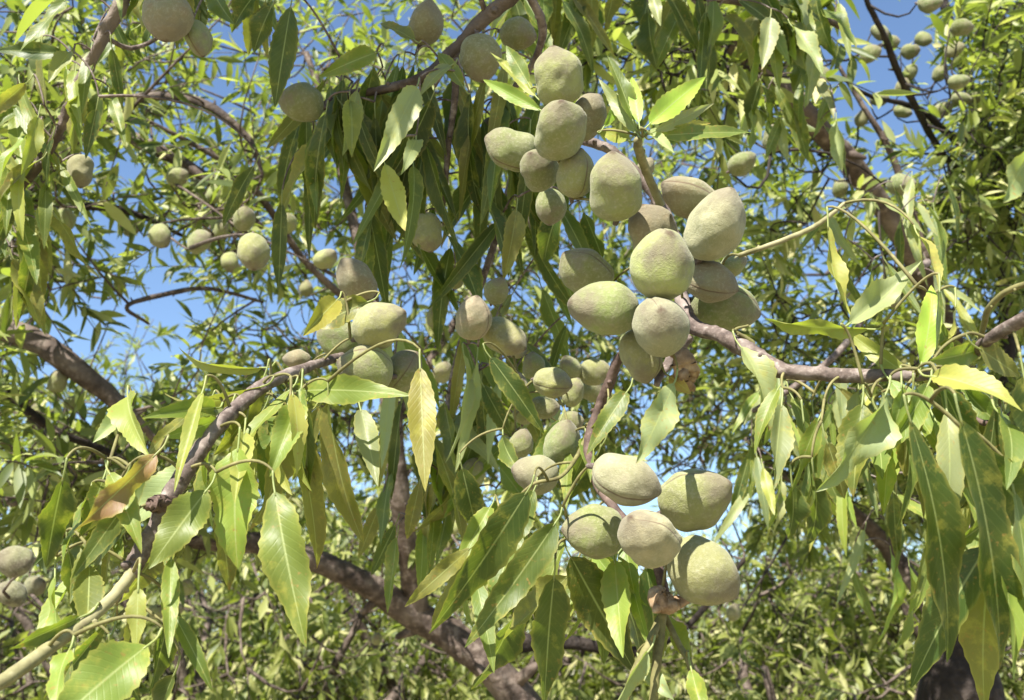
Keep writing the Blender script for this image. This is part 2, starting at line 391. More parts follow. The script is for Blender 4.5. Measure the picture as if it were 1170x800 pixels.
def make_far_tree(kind, seed, mat, h=3.6, rad=1.7, n=600, leaf=(0.075, 0.12), droop=0.5, name='almond_tree'):
    """orchard tree built at the origin: trunk, limbs, crown"""
    global rng
    keep = rng; rng = np.random.default_rng(seed)
    root = empty(name, (0, 0, 0), kind, 'tree', 'orchard trees standing farther back')
    base = np.array([0, 0, -0.15]); top = np.array([rng.normal(0, .1), rng.normal(0, .1), h * 0.28])
    t = np.linspace(0, 1, 7)[:, None]; tr = base * (1 - t) + top * t + rng.normal(0, 0.02, (7, 3))
    gt = Geo(); v, f = tube(tr, np.linspace(0.13, 0.09, 7), 10, 0.06); gt.add(v, f)
    part('trunk', gt, M_BARK, root)
    nodes = []
    for k in range(6):
        a = k * 1.05 + rng.uniform(-.3, .3); e = rng.uniform(0.5, 1.2)
        d = np.array([math.cos(a) * math.cos(e), math.sin(a) * math.cos(e), math.sin(e)])
        L = h * rng.uniform(0.38, 0.55); tt = np.linspace(0, 1, 8)[:, None]
        pts = top + d * L * tt + np.array([0, 0, 0.25]) * L * tt ** 2 + rng.normal(0, 0.03, (8, 3)) * tt
        gl_ = Geo(); v, f = tube(pts, np.linspace(0.06, 0.014, 8), 7, 0.05); gl_.add(v, f)
        part('limb', gl_, M_BARK, root); nodes += list(pts[2:])
    # crown made of lumps
    lumps = [(rng.normal(0, 0.42, 3) * np.array([rad, rad, h * 0.3]) + np.array([0, 0, h * 0.62]), rng.uniform(0.45, 0.8) * rad * 0.6) for _ in range(11)]
    tg = []
    while len(tg) < n:
        c, r = lumps[rng.integers(0, len(lumps))]; q = nrm(rng.normal(0, 1, 3)) * r * rng.uniform(0.3, 1) ** 0.5
        p = c + q
        if p[2] > h * 0.14: tg.append(p)
    gt = Geo(); dirs, ok = connect(nodes, None, tg, gt, 0.006, 0.002, 0.08, sides=4, step=3)
    gl_ = Geo(); sprigs(gl_, gt, np.array(tg), dirs, (0.2, 0.4), (13, 21), leaf, droop, T_FAR, up=0.3, r=0.003, sides=3)
    part('twigs', gt, M_BARK, root); part('crown', gl_, mat, root)
    rng = keep
    return root
def copy_tree(o, parent=None):
    c = o.copy(); COL.objects.link(c); c.parent = parent
    for ch in [x for x in bpy.data.objects if x.parent == o]: copy_tree(ch, c)
    return c
far_protos = [
    make_far_tree('x', 1, M_FAR, 3.4, 1.9), make_far_tree('x', 2, M_FAR, 3.0, 2.1, droop=0.8),
    make_far_tree('x', 3, M_OLIVE, 2.9, 1.7, 520, (0.045, 0.07), 0.1), make_far_tree('x', 4, M_FAR, 2.3, 1.8, 420, droop=0.3)]
# (proto, picture x, distance, spin, scale, label)
FT = [
 (1, 300, 5.6, 0.3, 1.0, 'bushy yellow-green orchard tree low behind the large hanging leaf at left centre'),
 (0, 560, 6.6, 1.9, 1.0, 'yellow-green orchard tree seen behind the lower limb and the drooping leaves'),
 (2, 205, 6.2, 2.2, 1.05, 'silvery grey-green tree low behind the pale green shoot at the lower left'),
 (3, 930, 4.9, 0.4, 1.05, 'low bushy tree behind the hanging leaves right of the lowest almond cluster'),
 (0, 1010, 7.2, 4.0, 1.05, 'tall yellow-green tree behind the dark trunk at the lower right'),
 (1, 790, 7.4, 5.1, 0.95, 'orchard tree behind the lowest almond cluster'),
 (3, 50, 5.4, 3.3, 1.0, 'dull green bushy tree at the lower left edge behind three grey almonds'),
 (2, 640, 9.6, 1.0, 1.1, 'grey-green tree far behind the low horizontal limb'),
 (1, 1150, 5.8, 2.4, 1.1, 'dense green tree at the right edge behind the forked dark trunk'),
 (0, 60, 8.6, 0.9, 1.1, 'tall tree at the left edge behind the bare brown limb'),
 (1, 420, 9.8, 3.0, 1.1, 'far tree showing between the large hanging leaf and the yellow leaf'),
 (2, 860, 10.5, 4.4, 1.15, 'far grey-green tree showing right of the low almond cluster'),
 (0, 260, 12.0, 5.5, 1.15, 'farthest tree in the gap behind the silvery tree at left'),
 (3, 1040, 11.5, 1.5, 1.4, 'farthest low tree in the gap behind the right-hand hanging leaves'),
]
used = set()
for (k, x, d, a, s, lab) in FT:
    o = far_protos[k]
    if k in used: o = copy_tree(o)
    used.add(k)
    X = (x - 585) / FPX * d / math.cos(PITCH) ; o.location = (X, d, -0.1); o.rotation_euler = (0, 0, a); o.scale = (s, s, s); o['label'] = lab
    if k == 2: o.name = 'grey_leaved_tree'
# ------------------------------------------------------------------ nearer orchard trees whose limbs cross the picture
GAPS = [(1020,60,80,90,1.0),(1045,160,40,50,.8),(60,400,70,26,.8),(118,442,40,30,.8),(900,110,45,30,.5),(20,25,36,36,.75),(265,105,42,45,.9),(158,360,78,100,1.0),(135,250,38,60,.8),(105,420,40,40,.8),(20,540,30,70,.7),(15,330,20,30,.5),(240,120,50,55,.8),(130,235,45,60,.9),(300,330,25,30,.5),(700,110,30,60,.8),(620,330,40,30,.4),(860,250,30,60,.5),(940,300,40,60,.6),(480,480,30,60,.5),(330,70,30,40,.5),(395,250,20,40,.4),(440,12,30,25,.9),
        (1015,60,60,75,1.0),(1045,150,45,60,.9),(975,25,30,30,.9),(905,150,30,30,.8),(725,110,26,60,.8),(1000,300,55,60,.7),(1110,330,40,60,.75),
        (870,330,24,50,.6),(340,660,60,60,.8),(220,390,30,50,.6),(520,600,30,60,.6),(400,620,50,50,.7),(215,330,40,40,.4),(940,20,30,40,.5)]
def density(x, y):
    d = 1.0
    for (cx, cy, rx, ry, s) in GAPS:
        q = ((x - cx) / rx / 1.2) ** 2 + ((y - cy) / ry / 1.2) ** 2
        d *= 1 - s * math.exp(-q * q * 0.7)
    return d
def make_orchard_tree(label, limbs, regions, mat, barkm, foot, fruit=()):
    """limbs: px paths; regions: (x0,x1,y0,y1,d0,d1,count,leaf(lo,hi),droop); trunk joins the lowest limb point to the ground"""
    root = empty('almond_tree', foot, label, 'tree')
    nodes = []
    for k, (cps, nm, m) in enumerate(limbs):
        g = Geo(); pts, rad = limb_path(cps, 8, 0.0 if nm == 'trunk' else 0.03); v, f = tube(pts, rad, 20, 0.025); g.add(v, f)
        # knots and stubs
        if nm != 'trunk':
            for q in range(3, len(pts) - 1, 7):
                dr = nrm(rng.normal(0, 1, 3)); L = rad[q] * rng.uniform(1.5, 2.6)
                v, f = tube(np.array([pts[q], pts[q] + dr * L * 0.6, pts[q] + dr * L]), [rad[q] * 0.5, rad[q] * 0.35, rad[q] * 0.2], 6); g.add(v, f)
        part(nm, g, m, root)
        nodes += list(pts)
    gt, gl_ = Geo(), Geo()
    if len(fruit): connect(nodes, None, fruit, gt, 0.0022, 0.0012, 0.10, sides=5)
    for (x0, x1, y0, y1, d0, d1, n, lf, dr) in regions:
        tg = []
        tries = 0
        while len(tg) < n and tries < n * 30:
            tries += 1
            x, y, d = rng.uniform(x0, x1), rng.uniform(y0, y1), rng.uniform(d0, d1)
            if rng.uniform() < min(density(x, y), density(x, y + 35), density(x + 12, y - 25)): tg.append(P(x, y, d))
        dirs, ok = connect(nodes, None, tg, gt, 0.0024, 0.0011, 0.10, maxlen=1.2)
        tg = np.array(tg)[ok]; dirs = dirs[ok]
        sprigs(gl_, gt, tg, dirs, (0.09, 0.2), (8, 14), lf, dr, T_MID, up=0.25, r=0.0013)
    part('twigs', gt, barkm, root); part('crown', gl_, mat, root)
    return root

# ------------------------------------------------------------------ near branches with every leaf a part
MD = (0.095, 0.132, 0.026); BR = (0.15, 0.20, 0.034); DK = (0.036, 0.060, 0.014); YG = (0.26, 0.275, 0.06)  # DK: dark leaves, canopy shade put into the leaf colour
YE = (0.23, 0.20, 0.03); OL = (0.15, 0.145, 0.04); PA = (0.23, 0.26, 0.12); BN = (0.25, 0.14, 0.065); LI = (0.24, 0.38, 0.045)  # LI: backlit glow of the sprout put into the leaf colour
def jit(c, a=0.12):
    q = math.exp(rng.normal(0, a * 1.3))
    return tuple(max(0.005, x * q * (1 + rng.normal(0, 0.035))) for x in c) + (1.0,)
def hero_leaf(parent, bx, by, tx, ty, w, col, d, dd=0.0, roll=None, curl=None, fold=None, wave=None, twist=0.0, pet=0.011, label=None, up=(0, 0, 0.5), kind='leaf'):
    """a leaf whose base and tip are seen at two points; returns where its stalk meets the twig"""
    if dd == 0.0: dd = rng.uniform(0.0, 0.03) if col in (DK, OL) else rng.uniform(-0.045, -0.01) * (1 if ty > by else -1)
    B, T = P(bx, by, d), P(tx, ty, d + dd)
    L = np.linalg.norm(T - B); x = (T - B) / L
    roll = rng.uniform(-0.5, 0.5) if roll is None else roll
    curl = rng.uniform(-0.2, 0.9) if curl is None else curl
    fold = rng.uniform(0.15, 0.6) if fold is None else fold
    wave = rng.uniform(0.05, 0.18) if wave is None else wave * 1.3
    z = -CF - x * (-CF @ x); z = nrm(z); y = np.cross(z, x)
    z = nrm(z * math.cos(roll) + y * math.sin(roll)); y = np.cross(z, x)
    twist = twist or rng.normal(0, 0.5)
    asp = (w * 0.92 / FPX * d) / L / max(0.55, math.cos(roll)) / math.cos(fold)
    v, f, uv = leaf_shape(22, 6, fold, curl, wave, min(asp, 0.55), 0.05, twist, rng.uniform(0.34, 0.46))
    W = (v[:, 0:1] * x + v[:, 1:2] * y + v[:, 2:3] * z) * L
    g = Geo(); g.add(W, f, uv)
    # stalk
    x0 = nrm(W[3 * 7 + 3] - W[3])
    pt = smooth_path([W[3] + x0 * 0.002, W[3] - x0 * pet * 0.45, W[3] + (-x0 * 0.7 + np.array(up) * 0.5) * pet], 4)
    tv, tf = tube(pt, [0.0005, 0.0005, 0.0005, 0.0005, 0.0005, 0.0005, 0.0006, 0.0006, 0.0006], 5)
    g.add(tv, tf, np.tile([[0.0, 0.5]], (len(tv), 1)))
    o = bpy.data.objects.new(kind, g.mesh(kind, M_LEAF)); o.location = B - V3(parent.location); o.color = jit(col)[:3] + (1.0 if col in (YE, BN, YG, OL) else rng.uniform(0.1, 1.0),)
    link(o, parent, label)
    return B + pt[-1]

def make_branch(label, stems, leaves, fills=(), extra=(), group=None, mats=None, tw=M_TWIG, name='almond_branch', r0=0.0008, shade=()):
    a = P(*stems[0][1][0][:3]); root = empty(name, a, label, 'branch', group); nodes = []
    for (nm, cps, mat, lump) in stems:
        g = Geo(); pts, rad = limb_path(cps, 8, 0.04); v, f = tube(pts, rad, 14, lump); g.add(v, f)
        for q in range(5, len(pts) - 2, 9):     # bud scars
            dr = nrm(rng.normal(0, 1, 3)); v, f = tube(np.array([pts[q] + dr * rad[q] * 0.5, pts[q] + dr * rad[q] * 1.25, pts[q] + dr * rad[q] * 1.6]), [rad[q] * 0.55, rad[q] * 0.5, rad[q] * 0.2], 7); g.add(v, f)
        part(nm, g, mat, root); nodes += list(pts)
    NPX = np.array([((n_ - CAM) @ CR / ((n_ - CAM) @ CF) * FPX + 585, 400 - (n_ - CAM) @ CU / ((n_ - CAM) @ CF) * FPX, (n_ - CAM) @ CF) for n_ in nodes])
    tg = []
    for lf in leaves:
        kw = lf[7] if len(lf) > 7 else {}
        tg.append(hero_leaf(root, *lf[:7], **kw))
    for (n, x0, x1, y0, y1, l0, l1, w0, w1, cols, d0, d1, lean) in fills:
        for k in range(n):
            for _ in range(30):
                x, y, L = rng.uniform(x0, x1), rng.uniform(y0, y1), rng.uniform(l0, l1)
                if np.min(np.hypot(NPX[:, 0] - x, NPX[:, 1] - y)) < 125 and rng.uniform() < min(density(x, y), density(x, y + L * 0.5), density(x, y + L)): break
            a = R(lean) + rng.normal(0, 0.38)
            d = rng.uniform(d0, d1)
            q = NPX[np.argmin(np.hypot(NPX[:, 0] - x, NPX[:, 1] - y))]
            if math.hypot(q[0] - x, q[1] - y) < 170: d = 0.75 * q[2] + 0.25 * d + rng.normal(0, 0.015)
            tg.append(hero_leaf(root, x, y, x + L * math.sin(a), y + L * math.cos(a), rng.uniform(w0, w1) * 0.78, cols[rng.integers(0, len(cols))], d, 0.0, roll=rng.uniform(-1.0, 1.0)))
    gt = {}; connect(nodes, None, list(tg) + list(extra), gt, r0, 0.0006, 0.05, sides=6, step=9, arch=0.09)
    for ci in sorted(gt): part('twig', gt[ci], tw, root)
    if shade:
        gt, gl_ = Geo(), Geo(); pos = []
        for (x0, x1, y0, y1, d, a0, a1, n) in shade:
            for k in range(n):
                p = P(rng.uniform(x0, x1), rng.uniform(y0, y1), d) + np.array(sd) * rng.uniform(a0, a1)
                q = p - CAM; z_ = q @ CF
                if z_ > 0.02 and 400 - (q @ CU) / z_ * FPX > -110: continue
                pos.append(p)
        if pos:
            dirs, ok = connect(nodes, None, pos, gt, 0.0018, 0.001, 0.08)
            sprigs(gl_, gt, np.array(pos), dirs, (0.05, 0.10), (6, 10), (0.05, 0.08), 0.5, T_MID, up=0.3)
            # unseen sprigs added toward the sun for shade; none may hang into the lens
            part('shade_twigs', gt, tw, root); part('shade_leaves', gl_, M_FOL, root, kind='stuff')
    return root

# ---- almonds
def almond_mesh(name, seed, nu=40, nv=40):
    r_ = np.random.default_rng(seed)
    th = np.linspace(0.0, math.pi, nu); ph = np.linspace(0, 2 * math.pi, nv, endpoint=False)
    TH, PH = np.meshgrid(th, ph, indexing='ij')
    c = np.cos(TH); s = np.sin(TH) ** 0.90
    rad = 0.405 * s * (1 - 0.09 * c + 0.03 * c * c)
    z = 0.5 * c + 0.05 * np.exp(-(TH / 0.24) ** 2) - 0.02 * np.exp(-((math.pi - TH) / 0.2) ** 2)
    pa = np.minimum(PH, 2 * math.pi - PH)
    gro = np.exp(-(pa / 0.09) ** 2) * np.sin(TH) ** 0.4 * 0.035
    shoulder = np.exp(-(pa / 0.40) ** 2) * np.sin(TH) * 0.04
    k = r_.uniform(0, 6.28, 6); a = r_.uniform(0.006, 0.02, 6)
    lump = a[0] * np.sin(2 * PH + k[0] + c * 2) + a[1] * np.sin(3 * PH + k[1]) + a[2] * np.sin(5 * c + k[2]) + a[3] * 0.6 * np.sin(4 * PH + 6 * c + k[3]) + a[4] * 0.4 * np.sin(7 * PH - 9 * c + k[4])
    rad = rad + (lump * np.sin(TH)) - gro + shoulder
    x = rad * np.cos(PH) * 1.0; y = rad * np.sin(PH) * r_.uniform(0.82, 0.95)
    V_ = np.stack([x + r_.uniform(-0.05, 0.08) * c * c, y + r_.uniform(-0.04, 0.04) * c * c, z], -1).reshape(-1, 3)
    i, j = np.meshgrid(np.arange(nu - 1), np.arange(nv), indexing='ij')
    q = (i * nv + j).ravel(); q2 = (i * nv + (j + 1) % nv).ravel()
    g = Geo(); g.add(V_, np.stack([q, q + nv, q2 + nv, q2], 1)); return g.mesh(name, M_HULL)
AM = [almond_mesh('almond', 100 + k) for k in range(9)]
AM_S = [almond_mesh('almond', 200 + k, 16, 16) for k in range(4)]
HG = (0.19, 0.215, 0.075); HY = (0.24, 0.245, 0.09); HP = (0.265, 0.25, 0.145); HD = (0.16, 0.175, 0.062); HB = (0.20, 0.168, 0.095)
gstalk = None
def almond(x, y, w, al, be, col, label, d=None, seam=None, stretch=1.22, group='green almonds on the near branches', small=False, dz=0.0):
    """w: seen width in px; al: where the tip points in the picture (0 up, 90 right); be: how far it points to the viewer"""
    if d is None: d = 0.0325 * FPX / w
    W = w / FPX * d; L = W * (1 + (stretch - 1) * 0.58) / 0.93; c = P(x, y, d + dz)
    a, b = R(al), R(be)
    Z = nrm((CU * math.cos(a) + CR * math.sin(a)) * math.cos(b) - CF * math.sin(b))
    ref = nrm(-CF - Z * (-CF @ Z)); sd_ = np.cross(Z, ref); g_ = R(rng.uniform(40, 320) if seam is None else seam)
    X = nrm(ref * math.cos(g_) + sd_ * math.sin(g_)); Y = np.cross(Z, X)
    m = AM_S[rng.integers(0, 4)] if small else AM[rng.integers(0, 9)]
    o = bpy.data.objects.new('almond', m)
    s = W / 0.80
    M = Matrix(((X[0] * s, Y[0] * s, Z[0] * L, c[0]), (X[1] * s, Y[1] * s, Z[1] * L, c[1]), (X[2] * s, Y[2] * s, Z[2] * L, c[2]), (0, 0, 0, 1)))
    o.matrix_world = M; o.color = jit(col, 0.05)
    link(o, None, label, 'almond', group)
    if not small:
        gs = Geo(); v, f = tube(np.array([(0, 0, -0.47), (0.01, 0, -0.53), (0.03, 0.02, -0.60)]), [0.07, 0.05, 0.04], 7); gs.add(v, f)
        link(bpy.data.objects.new('stalk', gs.mesh('stalk', M_TWIG)), o)
    return c - Z * L * 0.52

# ---- small almonds farther back, hung on the orchard trees
SMALL = {
 'centre': [(120,205,18,60,'tiny almond left of the pale one on the grey limb at upper left'),(246,222,19,20,'tiny almond right of the pinkish one at upper left'),(262,300,20,170,'small green almond left of the largest one at upper left'),(150,262,18,80,'tiny almond left of the round green one at upper left'),(330,255,20,10,'small almond left of the lowest dark drooping leaves'),
   (372,296,24,60,'dim almond left of the shaded one above the left cluster'),(505,425,22,20,'small almond right of the yellow leaf'),(520,600,18,20,'small almond among leaves above the lower limb'),(290,288,36,170,'yellow-green almond hanging at upper left, the largest of its loose group'),(279,250,24,20,'dull almond just above the largest one at upper left'),(183,270,25,150,'round green almond left of the loose group at upper left'),
   (228,276,26,60,'shaded almond between the round green one and the largest one at upper left'),(203,202,22,80,'pale small almond above the pink one at upper left'),(225,213,17,0,'tiny pinkish almond at upper left'),(204,100,17,90,'tiny pale almond high at upper left on a grey twig'),
   (178,128,17,100,'tiny dim almond on the grey twig at upper left'),(252,262,20,30,'tiny green almond just left of the dull one at upper left'),(290,150,15,0,'tiny almond high beside the sky gap at upper left'),(310,60,15,60,'tiny almond near the top edge left of the drooping leaves'),(213,671,17,20,'tiny pinkish almond low at left under the foreground branch'),(180,700,17,90,'tiny pale almond low at left, left one of a pair'),(200,697,18,70,'tiny pale almond low at left, right one of a pair'),(350,330,16,0,'tiny almond in the leaves left of the dull shaded one'),(470,150,14,0,'tiny almond deep among the dark drooping leaves'),(436,590,14,10,'tiny almond beside the upright limb below the yellow leaf'),(430,730,13,10,'tiny almond under the thick slanting limb near the bottom edge')],
 'right': [(1040,82,16,30,'tiny almond touching the bare twig above the second bare twig'),(1078,125,17,60,'tiny almond in the fork of the second bare twig'),(1055,45,16,120,'tiny almond between the bare twig and the upright dark limb'),(1074,84,16,20,'tiny almond left of the third one on the dark upright limb'),(1115,110,17,90,'tiny almond right of the lowest one on the dark upright limb'),(985,135,17,20,'tiny almond below the left end of the second bare twig'),(912,120,18,80,'tiny almond on the dark slanting limb'),(960,215,18,20,'tiny almond beside the slanting limb above the green side twig'),(1006,37,19,150,'small almond on the bare twig against the blue at upper right'),(1018,49,16,80,'tiny almond just below and right of another on the bare upper-right twig'),(994,61,20,60,'small round almond at the end of a bare twig against the sky'),(1040,59,17,90,'tiny almond lowest of three on the bare upper-right twig'),(1062,4,22,100,'small almond at the top edge on the dark upright limb'),(1029,211,26,90,'shaded oval almond below the bare twigs at right'),
   (885,158,26,10,'small almond beside the dark slanting limb at upper right'),(936,86,20,70,'tiny almond above the dark slanting limb among pale leaves'),(1005,113,17,90,'tiny almond at the left end of the second bare twig'),(1031,100,17,20,'tiny almond on top of the second bare twig'),(1031,128,17,110,'tiny almond hanging under the second bare twig'),(1099,31,20,90,'topmost tiny almond of a row down the dark upright limb'),(1090,56,18,60,'second tiny almond down the dark upright limb'),(1095,94,20,80,'third tiny almond down the dark upright limb'),(1098,113,18,100,'lowest tiny almond of the row down the dark upright limb'),(965,170,16,0,'tiny almond between the slanting limb and the bare twigs'),(1018,340,20,170,'dark almond hanging below the pale upturned leaf at right'),
   (848,187,28,60,'dim almond half hidden behind pale leaves right of the bright sprout'),(794,17,14,5,'tiny bright almond at the top edge among dark leaves'),(1120,60,16,0,'tiny almond in the dense leaves at the top right'),(1138,120,16,60,'tiny almond in the dense leaves below the top right corner'),(1060,140,14,0,'tiny almond below the second bare twig against the leaves'),(1110,260,17,60,'tiny almond in the dense leaves above the right-hand branch'),(838,700,18,0,'tiny almond just below the lowest almond of the lowest cluster'),(980,470,16,0,'tiny almond behind the leaves under the right-hand branch')],
 'left': [(137,326,16,0,'tiny pinkish-grey almond in front of the sky gap at left'),(16,643,33,-80,'upper left of three grey almonds at the lower left edge'),(12,678,30,-60,'lower left of three grey almonds at the lower left edge'),(40,669,23,60,'smallest and rightmost of three grey almonds at the lower left edge'),(66,436,22,20,'dim almond under the bare brown limb at left'),
   (84,460,18,60,'tiny almond below and right of the dim one under the bare limb'),(105,545,14,20,'tiny almond above the withered brown leaf at left'),(88,22,16,90,'tiny pale almond at the top left corner'),(75,250,22,0,'tiny almond under the single shaded brown one at top left'),(40,470,16,0,'tiny almond lower left of the bare limb, right one of two'),(30,100,15,0,'tiny almond left of the dark twig in the top left corner'),(118,590,14,0,'tiny almond left of the bud on the foreground branch'),(30,455,16,0,'tiny almond lower left of the bare limb, left one of two'),(60,300,15,0,'tiny almond above the bare brown limb at the left edge')]}
EXTRA = {}
for key, lst in SMALL.items():
    EXTRA[key] = []
    for (x, y, w_, al, lab) in lst:
        side = {'centre': 'upright-limbed tree at left of centre', 'right': 'dark-trunked tree at the right', 'left': 'tree at the left edge'}[key]
        fixed = lab is not None
        b = almond(x, y, w_, al, rng.uniform(0, 35), (0.10, 0.09, 0.055) if lab and 'three grey' in lab else (((.10,.125,.035), (.12,.14,.045), (.15,.15,.06), (.10,.12,.04)) if key == 'right' else (HG, HY, HD, HG))[rng.integers(0, 4)], lab or 'tiny green almond among the leaves of the ' + side, None, None, 1.2, 'small almonds farther back on the ' + side, w_ < 22)  # right tree and grey trio: shade put into darker hull colours
        EXTRA[key].append(b)

# tree whose big limb rises from the bottom centre to the left, with an upright limb from it
make_orchard_tree('old almond tree whose brown limb slants across the lower left and centre of the picture', [
    ([(640,1750,2.55,62),(650,1300,2.5,58),(640,1000,2.45,48),(612,850,2.4,36)], 'trunk', M_BARK),
    ([(615,860,2.4,28),(592,800,2.4,22),(545,748,2.4,19),(490,712,2.4,17),(430,675,2.35,15),(370,645,2.3,13.5),(300,622,2.3,12),(220,618,2.3,9),(120,600,2.25,7),(20,575,2.2,5),(-40,560,2.2,4)], 'limb', M_BARK),
    ([(478,705,2.4,15),(468,640,2.35,13),(456,560,2.3,12),(448,480,2.3,11),(436,400,2.3,9),(420,320,2.35,8),(398,230,2.4,6),(380,150,2.45,5),(350,60,2.5,3)], 'limb', M_BARK),
    ([(560,750,2.4,13),(600,735,2.45,10),(660,735,2.5,8),(720,745,2.5,6),(780,720,2.5,4),(850,640,2.5,3)], 'limb', M_DBARK),
    ([(450,480,2.3,6),(500,400,2.5,5),(560,300,2.7,4),(610,200,2.8,3),(650,90,2.9,2)], 'limb', M_BARK),
    ([(430,370,2.3,5),(350,300,2.2,4),(290,215,2.1,4),(230,170,2.0,3),(120,115,1.9,2.4)], 'limb', M_BARK)],
    [(180,620,0,460,2.3,3.4,430,(0.045,0.075),0.35), (0,300,60,330,1.8,2.9,200,(0.04,0.07),0.2), (200,640,440,640,2.3,3.0,170,(0.045,0.075),0.5), (0,260,500,640,2.1,2.7,120,(0.045,0.07),0.4), (560,860,100,520,2.4,3.6,320,(0.045,0.07),0.5), (630,830,380,560,2.7,3.5,75,(0.05,0.075),0.5)],
    M_FOL, M_BARK, tuple(P(640,1750,2.55)), EXTRA['centre'])

make_orchard_tree('dark-trunked almond tree at the lower right whose limb climbs to the upper right of centre', [
    ([(1090,1900,2.7,75),(1092,1200,2.6,66),(1095,900,2.55,58),(1098,800,2.5,48),(1098,745,2.5,32),(1100,710,2.5,22)], 'trunk', M_DBARK),
    ([(1100,715,2.5,20),(1130,640,2.45,14),(1120,540,2.4,14),(1100,440,2.3,15),(1075,360,2.2,12),(1040,290,2.1,12),(990,210,2.0,12),(930,140,1.9,13),(870,75,1.85,13),(820,30,1.8,13),(770,-30,1.8,13)], 'limb', M_BARK),
    ([(1098,760,2.5,18),(1060,690,2.6,11),(1010,620,2.7,9),(955,572,2.7,8),(900,545,2.8,5),(850,500,2.9,3)], 'limb', M_BARK),
    ([(1120,540,2.4,10),(1150,400,2.5,9),(1140,260,2.6,8),(1120,140,2.7,7),(1085,30,2.8,6),(1070,-40,2.8,5)], 'limb', M_DBARK),
    ([(1135,230,2.6,5),(1080,180,2.3,4),(1045,120,2.0,4),(1025,80,1.9,4),(1010,40,1.85,3.4),(992,5,1.8,3),(980,-30,1.8,2.5)], 'limb', M_DBARK),
    ([(1100,165,2.4,5),(1080,150,2.2,4),(1055,128,2.1,4),(1030,118,2.05,3),(1000,112,2.0,2.4),(975,100,1.95,2)], 'limb', M_DBARK),
    ([(1060,300,2.1,5),(1020,180,2.1,4),(985,120,2.1,3),(955,70,2.1,2.2)], 'limb', M_BARK)],
    [(880,1170,150,420,2.0,3.0,260,(0.045,0.07),0.4), (1100,1180,0,300,2.0,2.8,170,(0.045,0.075),0.5), (640,1000,0,110,1.5,2.4,170,(0.05,0.08),0.7), (840,1170,420,600,2.3,3.4,330,(0.045,0.075),0.7), (960,1110,20,220,1.9,2.4,26,(0.04,0.06),0.2)],
    M_FOL, M_DBARK, tuple(P(1090,1900,2.7)), EXTRA['right'])

make_orchard_tree('almond tree left of the picture with a bare reddish-brown limb entering at the left edge', [
    ([(-620,2200,2.2,80),(-600,1400,2.1,70),(-560,900,2.0,60),(-480,600,1.9,50)], 'trunk', M_DBARK),
    ([(-480,600,1.9,44),(-330,460,1.8,30),(-180,390,1.72,20),(-60,358,1.7,15),(0,374,1.7,14),(50,395,1.7,13),(95,428,1.7,12),(140,465,1.72,9),(165,490,1.75,5),(185,515,1.8,3)], 'limb', M_BARK),
    ([(-480,600,1.9,30),(-300,300,1.8,16),(-120,200,1.8,9),(0,200,1.85,7),(60,232,1.9,5),(140,240,1.9,4),(210,270,2.0,2)], 'limb', M_DBARK),
    ([(-300,300,1.8,14),(-150,120,1.9,9),(0,150,2.0,6),(80,110,2.1,6),(150,155,2.0,7),(215,190,2.0,7),(262,225,2.0,5),(300,260,2.0,3)], 'limb', M_BARK),
    ([(80,110,2.1,5),(140,112,2.0,5),(200,110,1.95,5),(245,125,1.9,5),(285,160,1.9,3.5),(300,200,1.9,2)], 'limb', M_BARK),
    ([(-60,358,1.7,9),(0,440,1.75,6),(60,490,1.8,5),(130,520,1.9,4),(190,560,2.0,2)], 'limb', M_DBARK),
    ([(170,370,1.9,1.6),(145,350,1.85,2.6),(195,335,1.9,3),(240,330,2.0,2.4),(300,345,2.2,1.8)], 'limb', M_BARK)],
    [(-60,120,150,560,1.4,2.1,105,(0.045,0.075),0.4), (-40,240,380,620,1.6,2.3,85,(0.045,0.075),0.35), (-40,300,0,260,1.5,2.2,80,(0.04,0.065),0.2)],
    M_FOL, M_BARK, tuple(P(-620,2200,2.2)), EXTRA['left'])
A_TOP = [almond(*a) for a in [
 (638, 89, 54, -8, 20, HY, 'topmost almond of the upper cluster, standing upright with its point up', .62, 70),
 (584, 171, 50, -75, 15, HG, 'leftmost almond of the upper cluster, pointing left, half shaded', .63),
 (640, 149, 60, 10, 50, HG, 'round almond in the middle of the upper cluster just under the upright one', .585, 120),
 (669, 135, 46, 40, 10, HB, 'partly hidden brownish almond tucked behind the right shoulder of the round middle almond', .64),
 (616, 194, 44, -30, 55, HD, 'small shaded almond below the leftmost one in the upper cluster', .62),
 (658, 199, 45, 10, 15, HY, 'narrow pale finely seamed almond beside the large shadowed one in the upper cluster', .60, 30),
 (704, 214, 64, -5, 30, HY, 'large almond with a dark diagonal shadow at the right end of the upper cluster', .575, 200),
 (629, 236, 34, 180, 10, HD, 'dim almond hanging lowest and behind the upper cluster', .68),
 (738, 192, 20, 20, 10, HB, 'thin brown almond under the bright green sprout', .70)]]
